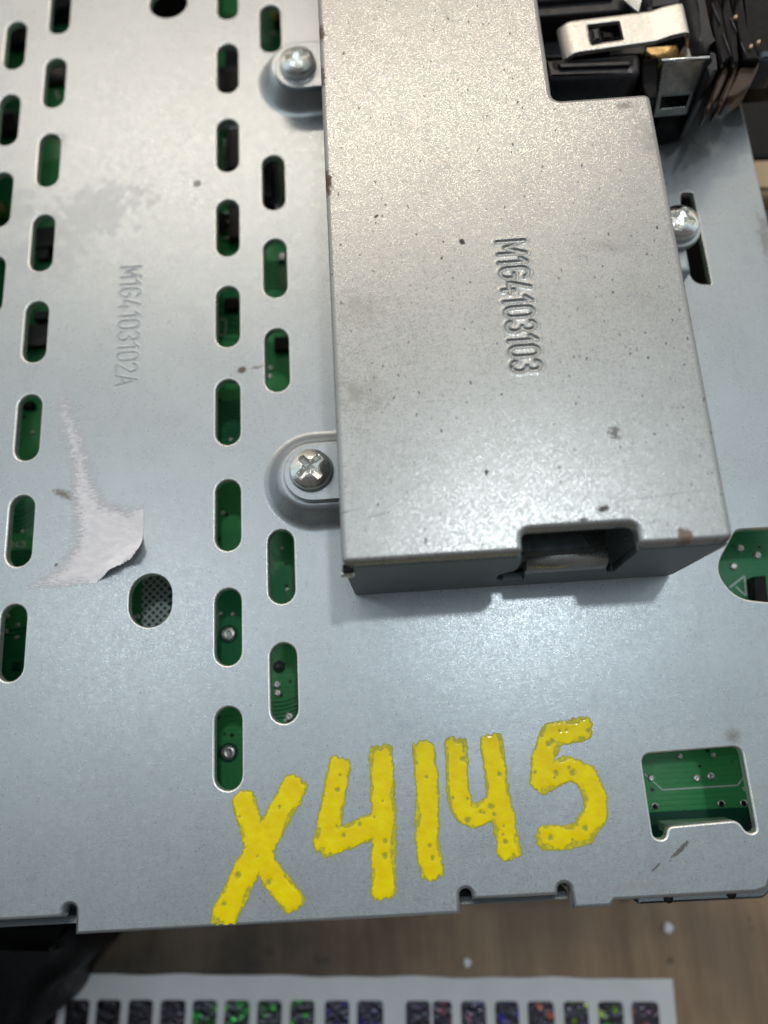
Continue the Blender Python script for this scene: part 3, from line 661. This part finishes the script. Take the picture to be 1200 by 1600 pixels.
for pl_, r_ in paint:
    sd1 = r_ + .0 - segdist(X, Y, [pl_])
    for e_, q_ in ((pl_[0], pl_[1]), (pl_[-1], pl_[-2])):
        dx_, dy_ = e_[0] - q_[0], e_[1] - q_[1]; L_ = math.hypot(dx_, dy_); t_ = ((X - e_[0]) * dx_ + (Y - e_[1]) * dy_) / L_
        sx_ = ((X - e_[0]) * -dy_ + (Y - e_[1]) * dx_) / L_
        cut = .72 * r_ - t_ - .10 * sx_ ** 2 + .12 * np.sin(sx_ * 3.1 + e_[0]) + .08 * np.sin(sx_ * 9 + e_[1])
        sd1 = np.where(np.hypot(X - e_[0], Y - e_[1]) < r_ * 1.5, np.minimum(sd1, cut), sd1)
    SD = np.maximum(SD, sd1)
bub = []
for pl_, r_ in paint:
    for _ in range(7 if pl_[0][0] > at(690, 1300)[0] else 3):
        k = random.randrange(len(pl_) - 1); t = random.random(); a, b = pl_[k], pl_[k + 1]
        bub.append((a[0] + (b[0] - a[0]) * t + random.uniform(-1, 1) * r_ * .8, a[1] + (b[1] - a[1]) * t + random.uniform(-1, 1) * r_ * .6, random.uniform(.16, .42)))
bm = bmesh.new(); lay = None; idx = {}; cov = []
for j in range(len(ys)):
    for i in range(len(xs)):
        if SD[j, i] > -.3 and ys[j] > ye + .25 + .12 * noise.noise(Vector((xs[i] * 2, 0, 0))):
            x, y = xs[i], ys[j]
            s_ = SD[j, i] + .16 * noise.noise(Vector((x * .9, y * .9, 3))) + .16 * noise.noise(Vector((x * 3.2, y * 3.2, 8)))
            cv0 = s_ * 2.0 + .15; cvv = min(1, cv0 - max(0, noise.noise(Vector((x * .55, y * .32, 5)))) * 4.0 * max(0, 1.0 - SD[j, i])); cvv = max(cvv, min(cv0, .34))
            for bx_, by_, br_ in bub:
                dd = math.hypot(x - bx_, y - by_)
                if dd < br_ * 2: cvv = min(cvv, .12 + .42 * (dd / br_) ** 1.6)
            h = .012 + .045 * max(0, min(1, cvv)) ** .6
            idx[(j, i)] = V(bm, x, y, h); cov.append(cvv)
for (j, i), v in list(idx.items()):
    q = [idx.get(k) for k in ((j, i), (j, i + 1), (j + 1, i + 1), (j + 1, i))]
    if all(q): bm.faces.new(q).smooth = True
o = obj('painted_number', bm, mat_yellow, cover, 'X4145 written in thick yellow marker paint')
at_ = o.data.attributes.new('cover', 'FLOAT', 'POINT'); at_.data.foreach_set('value', np.array(cov, dtype=np.float32))

# ---- torn remains of a paper label
lab_px = [(98, 625), (116, 660), (128, 700), (136, 735), (148, 770), (160, 790), (185, 796), (205, 804), (223, 799), (225, 862), (214, 878), (190, 888), (150, 912), (100, 918), (40, 922), (60, 905), (95, 885), (120, 850), (122, 820), (116, 770), (120, 740), (108, 690), (98, 650)]
poly = ats(lab_px)
def sd_poly(X, Y, poly):
    D = segdist(X, Y, [poly + [poly[0]]]); ins = np.zeros(X.shape, bool)
    for (x0, y0), (x1, y1) in zip(poly, poly[1:] + poly[:1]):
        if y0 == y1: continue
        ins ^= ((y0 > Y) != (y1 > Y)) & (X < (x1 - x0) * (Y - y0) / (y1 - y0) + x0)
    return np.where(ins, D, -D)
xs = np.arange(at(0, 900)[0], at(235, 900)[0], .14); ys = np.arange(at(100, 935)[1], at(100, 610)[1], .14); X, Y = np.meshgrid(xs, ys); SDp = sd_poly(X, Y, poly)
pa = Vector(at(150, 905)); pb = Vector(at(232, 845)); dn = (pb - pa).normalized(); nn = Vector((dn.y, -dn.x))
cutR = at(225, 830)[0]; bm = bmesh.new(); idx = {}; cov = []
low = Wp([(0, 925), (100, 919), (150, 912), (190, 888), (214, 878), (226, 858)])
def lowy(x):
    for (x0, y0), (x1, y1) in zip(low, low[1:]):
        if x0 <= x <= x1: return y0 + (y1 - y0) * (x - x0) / (x1 - x0)
    return low[0][1] if x < low[0][0] else 1e9
for j in range(len(ys)):
    for i in range(len(xs)):
        x, y = xs[i], ys[j]
        if x > cutR or y < lowy(x): continue
        if SDp[j, i] < -2.2 : continue
        crisp = max(0.0, 1 - min(abs(x - cutR), abs(y - lowy(x))) / 1.5) if SDp[j, i] > -.3 and x > at(140, 900)[0] else 0
        c_ = .5 + SDp[j, i] * .42 + crisp * .9
        left = (at(150, 860)[0] - x) / 6
        if left > 0 and y < at(100, 830)[1]: c_ -= left * .18
        k = (Vector((x, y)) - pa).dot(nn) + 1.1; al_ = (Vector((x, y)) - pa).dot(dn)
        lift = 0
        if k > 0: lift = 1.25 * min(1.3, (k / 1.6) ** 1.8) * max(0, min(1, al_ / 2.0)) * (1 - .35 * math.exp(-((al_ - 3.4) / .7) ** 2))
        idx[(j, i)] = V(bm, x, y, .03 + lift + .02 * noise.noise(Vector((x * 2, y * 2, 1)))); cov.append(c_)
for (j, i), v in list(idx.items()):
    q = [idx.get(k) for k in ((j, i), (j, i + 1), (j + 1, i + 1), (j + 1, i))]
    if all(q): bm.faces.new(q).smooth = True
o = tag(obj('torn_label', bm, mat_paper), 'torn remnant of a white paper label with one curled corner on the slotted plate', 'label')
at_ = o.data.attributes.new('cover', 'FLOAT', 'POINT'); at_.data.foreach_set('value', np.array(cov, dtype=np.float32))

# ================================================================== the cable connector at the top right
con = thing('wiring_connector', 'black plastic connector block with sprung metal clips in the notch of the cover box', 'connector', (50, 75, .1))
def blk(name, pts, z0, z1, mat, bev=.25, r=.3, parent=None, label=None):
    return obj(name, prism(rounded(ats(pts, z1), r), z0, z1, bev), mat, parent or con, label)
blk('base_block', [(830, -80), (1180, -80), (1120, 60), (1100, 125), (1010, 160), (845, 150)], .3, 4, mat_black)
blk('rail', [(826, 8), (985, -8), (990, 12), (972, 16), (840, 26)], 4, 11.5, mat_blackgrey)
blk('rail', [(826, -40), (985, -40), (985, -10), (832, 4)], 4, 10, mat_black)
blk('cavity_wall', [(834, -10), (960, -20), (960, -8), (838, 2)], 10, 12.2, mat_blackgrey, .3)
blk('channel_floor', [(838, 36), (1010, 20), (1010, 85), (850, 90)], 4, 8, mat_blackgrey)
f = blk('rail', [(848, 92), (995, 83), (1001, 88), (1001, 112), (990, 118), (856, 122)], 2.5, 11.5, mat_blackgrey, .5)
blk('rail_groove', [(862, 97), (990, 91), (990, 102), (866, 108)], 11.5, 11.55, mat_black, 0, .2, f)
blk('rail_core', [(872, 99), (985, 95), (985, 101), (876, 105)], 11.55, 11.9, mat_blackgrey, .1, .1, f)
blk('gate_mark', [(981, 107), (988, 107), (988, 114), (981, 114)], 11.5, 11.55, mat_grey, 0, .2, f)
blk('corner_block', [(1003, 92), (1030, 88), (1028, 150), (1012, 160), (1003, 130)], 2, 9.5, mat_black)
# leaf clip: arched strip with a window
def strip_clip(name, c0, c1, c2, c3, path, win, th, mat, lab=None):
    """sheet strip spanned between four corners (left-top, right-top, right-bottom, left-bottom) at given heights, path of (u, z)"""
    bm = bmesh.new(); nu = 48; nv = 16
    def pos(u, v, dz=0):
        z = np.interp(u, [p[0] for p in path], [p[1] for p in path]); 
        a = np.array(c0) * (1 - u) + np.array(c1) * u; b = np.array(c3) * (1 - u) + np.array(c2) * u; q = a * (1 - v) + b * v
        return (q[0], q[1], z + dz)
    us = np.linspace(0, 1, nu + 1); vs_ = np.linspace(0, 1, nv + 1); lay = []
    for dz in (0, -th): lay.append([[V(bm, *pos(u, v, dz)) for v in vs_] for u in us])
    def ok(i, j):
        if not (0 <= i < nu and 0 <= j < nv): return False
        u = (i + .5) / nu; v = (j + .5) / nv
        return not (win and win[0] < u < win[1] and win[2] < v < win[3])
    for i in range(nu):
        for j in range(nv):
            if not ok(i, j): continue
            for L in lay: bm.faces.new((L[i][j], L[i + 1][j], L[i + 1][j + 1], L[i][j + 1])).smooth = True
            for (di, dj, e) in ((-1, 0, ((i, j), (i, j + 1))), (1, 0, ((i + 1, j), (i + 1, j + 1))), (0, -1, ((i, j), (i + 1, j))), (0, 1, ((i, j + 1), (i + 1, j + 1)))):
                if not ok(i + di, j + dj):
                    (a, b), (c, d) = e; bm.faces.new((lay[0][a][b], lay[0][c][d], lay[1][c][d], lay[1][a][b]))
    return obj(name, bm, mat, con, lab)
za = 12.5
strip_clip('leaf_clip', at(873, 35, za), at(1076, 12, za), at(1086, 57, za), at(884, 84, za),
           [(0, za - .9), (.03, za - .5), (.06, za - .15), (.10, za), (.70, za + .1), (.80, za + .55), (.90, za + .75), (.95, za + .6), (.97, za - .4), (1, za - 2.2)], (.20, .46, .19, .81), .5, mat_clip, 'cream metal leaf clip with a square window')
blk('latch_tooth', [(921, 44), (938, 41), (942, 62), (925, 66)], 8, 12.9, mat_blackgrey, .4)
blk('latch_tooth', [(936, 46), (960, 49), (960, 62), (938, 62)], 8, 12.0, mat_black, .4)
blk('contact_tongue', [(1008, 72), (1060, 68), (1068, 92), (1030, 94), (1010, 84)], 6, 9.4, mat_brass, .3)
blk('contact_tongue', [(1066, 72), (1080, 70), (1090, 90), (1074, 92)], 6, 11, mat_clip, .3)
# second clip: window frame standing on its edge
q0, q1 = at(1036, 96, 12.5), at(1107, 91, 12.5)
q3, q2 = at(1022, 179, 6), at(1075, 174, 6)
strip_clip('window_clip', q0, q3, q2, q1, [(0, 12.5), (1, 6.0)], (.60, .90, .10, .88), .45, mat_clip2, 'grey metal clip with a rectangular window, seen edge on')
obj('clip_edge', tube([(q0[0] - .2, q0[1] + .1, 12.5), (q1[0] + .1, q1[1] + .1, 12.5)], .22), mat_screw, con)
blk('clip_backing', [(1030, 100), (1100, 96), (1085, 175), (1030, 185)], .4, 5.2, mat_black)
blk('metal_point', [(972, -20), (1004, -20), (1003, 0), (998, 20), (975, 0)], 12.2, 12.7, mat_clip2, .05, .05)
blk('shoulder', [(1006, -30), (1080, -30), (1090, 8), (1010, 20)], 4, 9, mat_blackgrey, .8)
blk('round_shoulder', [(1070, -40), (1105, -30), (1116, 20), (1118, 60), (1104, 80), (1092, 60)], 2, 13.5, mat_blackgrey, 1.6, 1.5)
blk('round_shoulder', [(1104, 78), (1120, 72), (1128, 100), (1108, 120)], 2, 12, mat_blackgrey, 1.0, 1.0)
for i_, pts in enumerate(([(1116, -30), (1128, 20), (1142, 90), (1141, 110), (1122, 150), (1107, 172), (1104, 168), (1126, 110), (1112, 40)],
             [(1136, -30), (1150, 40), (1155, 95), (1152, 112), (1138, 150), (1126, 165), (1122, 160), (1144, 110), (1128, 20)],
             [(1158, -30), (1172, 60), (1188, 96), (1186, 106), (1172, 135), (1150, 150), (1137, 154), (1136, 146), (1162, 95), (1146, 20)])):
    blk('cooling_fin', pts, 6.8, 9.5, mat_fin, .3, .5)
    blk('fin_cap', [(x + 1, y - 2) for x, y in (pts[0], pts[1], pts[2], pts[-2], pts[-1])], 9.52, 10.6, mat_black, .3, .3)
for a_, b_2 in (((1113, 5), (1126, 38)), ((1130, 52), (1143, 88)), ((1142, 28), (1151, 50)), ((1158, 66), (1166, 86))):
    p0, p1 = at(*a_, 10.8), at(*b_2, 10.8); obj('edge_highlight', tube([(p0[0], p0[1], 10.75), (p1[0], p1[1], 10.75)], .09), mat_grey, con)  # thin grey tubes drawn as highlights along the fin edges
for x_, y_ in ((1092, 12), (1148, 28), (1184, 67), (1172, 74)):
    p0 = at(x_, y_, 11); obj('dust_fleck', prism([(p0[0], p0[1]), (p0[0] + .35, p0[1] + .1), (p0[0] + .4, p0[1] + .5), (p0[0] + .05, p0[1] + .4)], 10.5, 11), mat_card, con)
blk('tail_block', [(1100, -60), (1260, -60), (1260, 85), (1190, 92), (1170, 70), (1110, 40)], 1, 8, mat_black, 1.0, 1)
c = [(at(1178, 118, 4)[0], at(1178, 118, 4)[1], 4), (at(1190, 118, 3)[0], at(1190, 118, 3)[1], 3), (at(1215, 108, 2)[0], at(1215, 108, 2)[1], 2)]
obj('wire', tube(c, .18), mat_clip, con)
blk('blue_socket', [(1188, 77), (1225, 75), (1225, 92), (1188, 93)], 5, 9.4, simple('blue_grey_plastic', (.06, .08, .11), 0, .3), .5, .5)

# ================================================================== what lies below and around
ZT = -46.0
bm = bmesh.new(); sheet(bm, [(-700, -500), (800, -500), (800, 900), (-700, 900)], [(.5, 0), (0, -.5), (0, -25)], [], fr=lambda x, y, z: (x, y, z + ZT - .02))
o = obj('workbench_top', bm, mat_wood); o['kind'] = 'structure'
# sheet of foil stickers
zs = ZT + .35
def Z(x, y): return at(x, y, zs)
tl, tr = Z(110, 1521), Z(1051, 1530)
dx = Vector((tr[0] - tl[0], tr[1] - tl[1])).normalized(); dy = Vector((dx.y, -dx.x))
br_ = Vector(tr) + dy * 60; bl_ = Vector(Z(40, 1521)) + dy * 60
n_ = 60; edge = []
for k in range(n_ + 1):
    t = k / n_; p_ = Vector(Z(40, 1521)).lerp(Vector(tr), t); edge.append((p_.x, p_.y + .35 * noise.noise(Vector((t * 14, 0, 2)))))
sht = thing('sticker_sheet', 'white backing sheet with a row of dark rainbow foil stickers on the wooden bench', 'sticker sheet', (20, -60, ZT))
obj('backing_sheet', prism(edge + [(br_.x, br_.y), (bl_.x, bl_.y)], ZT, zs, .12), mat_sheet, sht)
def foil(i, cols):
    m = M('rainbow_foil', (.05, .05, .06), .9, .22); vo = m.n('ShaderNodeTexVoronoi'); vv = m.n('ShaderNodeVectorMath', operation='ADD'); vv.inputs[1].default_value = (i * 7.3, 0, 0)
    m.l(m.P, vv.inputs[0]); m.l(vv.outputs[0], vo.inputs['Vector']); vo.inputs['Scale'].default_value = .8
    sx = m.n('ShaderNodeSeparateColor'); m.l(vo.outputs['Color'], sx.inputs[0])
    k = m.math('MULTIPLY', m.rng(sx.outputs[0], .45, .75), m.rng(vo.outputs['Distance'], .62, .25))
    c = m.mix(sx.outputs[1], cols[0], cols[1])
    m.set(Base_Color=m.mix(k, m.mix(m.noise(.5, 2), (.06, .06, .08), (.14, .13, .16)), c), Normal=m.bump(m.noise(1.2, 2), .5, .0006)); return m.m  # the foil's coloured glints are painted into the base colour
G_, Y_, O_, B_, D_ = (.03, .75, .12), (.62, .80, .03), (.85, .25, .10), (.08, .07, .6), (.08, .07, .09)
fo = {'d': foil(0, (D_, (.14, .1, .1))), 'g': foil(1, (G_, (.15, .5, .05))), 'y': foil(2, (Y_, G_)), 'o': foil(3, (O_, (.4, .1, .3))), 'b': foil(4, (B_, D_)), 'r': foil(5, ((.5, .12, .16), (.2, .2, .4)))}
for xa, xb, k_ in ((53, 92, 'o'), (104, 141, 'd'), (152, 190, 'd'), (202, 240, 'd'), (252, 291, 'd'), (302, 340, 'g'), (352, 391, 'g'), (403, 441, 'g'), (454, 492, 'g'), (508, 546, 'b'), (558, 599, 'b'),
                   (634, 672, 'r'), (666, 706, 'r'), (720, 759, 'r'), (773, 810, 'b'), (824, 865, 'o'), (880, 918, 'y'), (934, 973, 'y'), (986, 1028, 'o')):
    if xa == 666: xa = 676
    a = Vector(Z(xa, 1563 + (xa - 500) * .004)); b = Vector(Z(xb, 1563 + (xb - 500) * .004)); pts = [tuple(a), tuple(b), tuple(b + dy * 9), tuple(a + dy * 9)]
    obj('foil_sticker', prism(rounded(pts, .7), zs + .004, zs + .12, .06), fo[k_], sht)
# white fleck, small bits on the bench
for x_, y_, r_, nm, lb, mt in ((1043, 1449, .75, 'paper_fleck', 'tiny white fleck on the brown bench near the plate corner', mat_sheet), (729, 1503, .7, 'paper_fleck', 'tiny pale fleck on the bench just above the sticker sheet', mat_sheet)):
    c = at(x_, y_, ZT + .4); pts = [(c[0] + r_ * (1 + .3 * random.uniform(-1, 1)) * math.cos(a), c[1] + r_ * (1 + .3 * random.uniform(-1, 1)) * math.sin(a)) for a in [k * math.pi / 4 for k in range(8)]]
    tag(obj(nm, prism(pts, ZT, ZT + .8, .3), mt), lb, 'fleck')
# black case at the lower left: a low rounded edge
bc = thing('black_case', 'black plastic case half under the lower left edge of the plate', 'case', (-40, -45, ZT))
pts = rounded(ats([(-120, 1442), (100, 1448), (112, 1470), (112, 1500), (100, 1530), (58, 1562), (30, 1640), (-120, 1700)], -26), 4, 8)
obj('case_base', prism(pts, ZT, -26, 3.0), mat_black, bc)
obj('light_blocker', prism(rounded([(-150, -190), (14, -190), (14, -64), (-46, -64), (-46, -19), (-150, -19)], 6), ZT, 34, 3), mat_black, bc)  # added tall block out of view, only to shade bench and stickers
# things on the bench at the right
def rb(name, pts, z0, z1, mat, lab, cat, bev=1.0): return tag(obj(name, prism(rounded(ats(pts, z1), 1.0), z0, z1, bev), mat), lab, cat)
rb('black_housing', [(1128, 100), (1300, 90), (1300, 246), (1172, 250), (1150, 180)], ZT, -34, mat_black, 'black plastic housing on the bench beside the upper right plate edge', 'housing')
rb('cardboard_piece', [(1166, 248), (1320, 242), (1320, 303), (1166, 301)], -16, -12, mat_card, 'tan cardboard piece showing past the right edge of the plate', 'cardboard')
rb('grey_bracket', [(1160, 304), (1320, 300), (1320, 480), (1180, 480)], ZT, -22, mat_grey, 'dark grey metal bracket below the tan cardboard at the right edge', 'bracket')
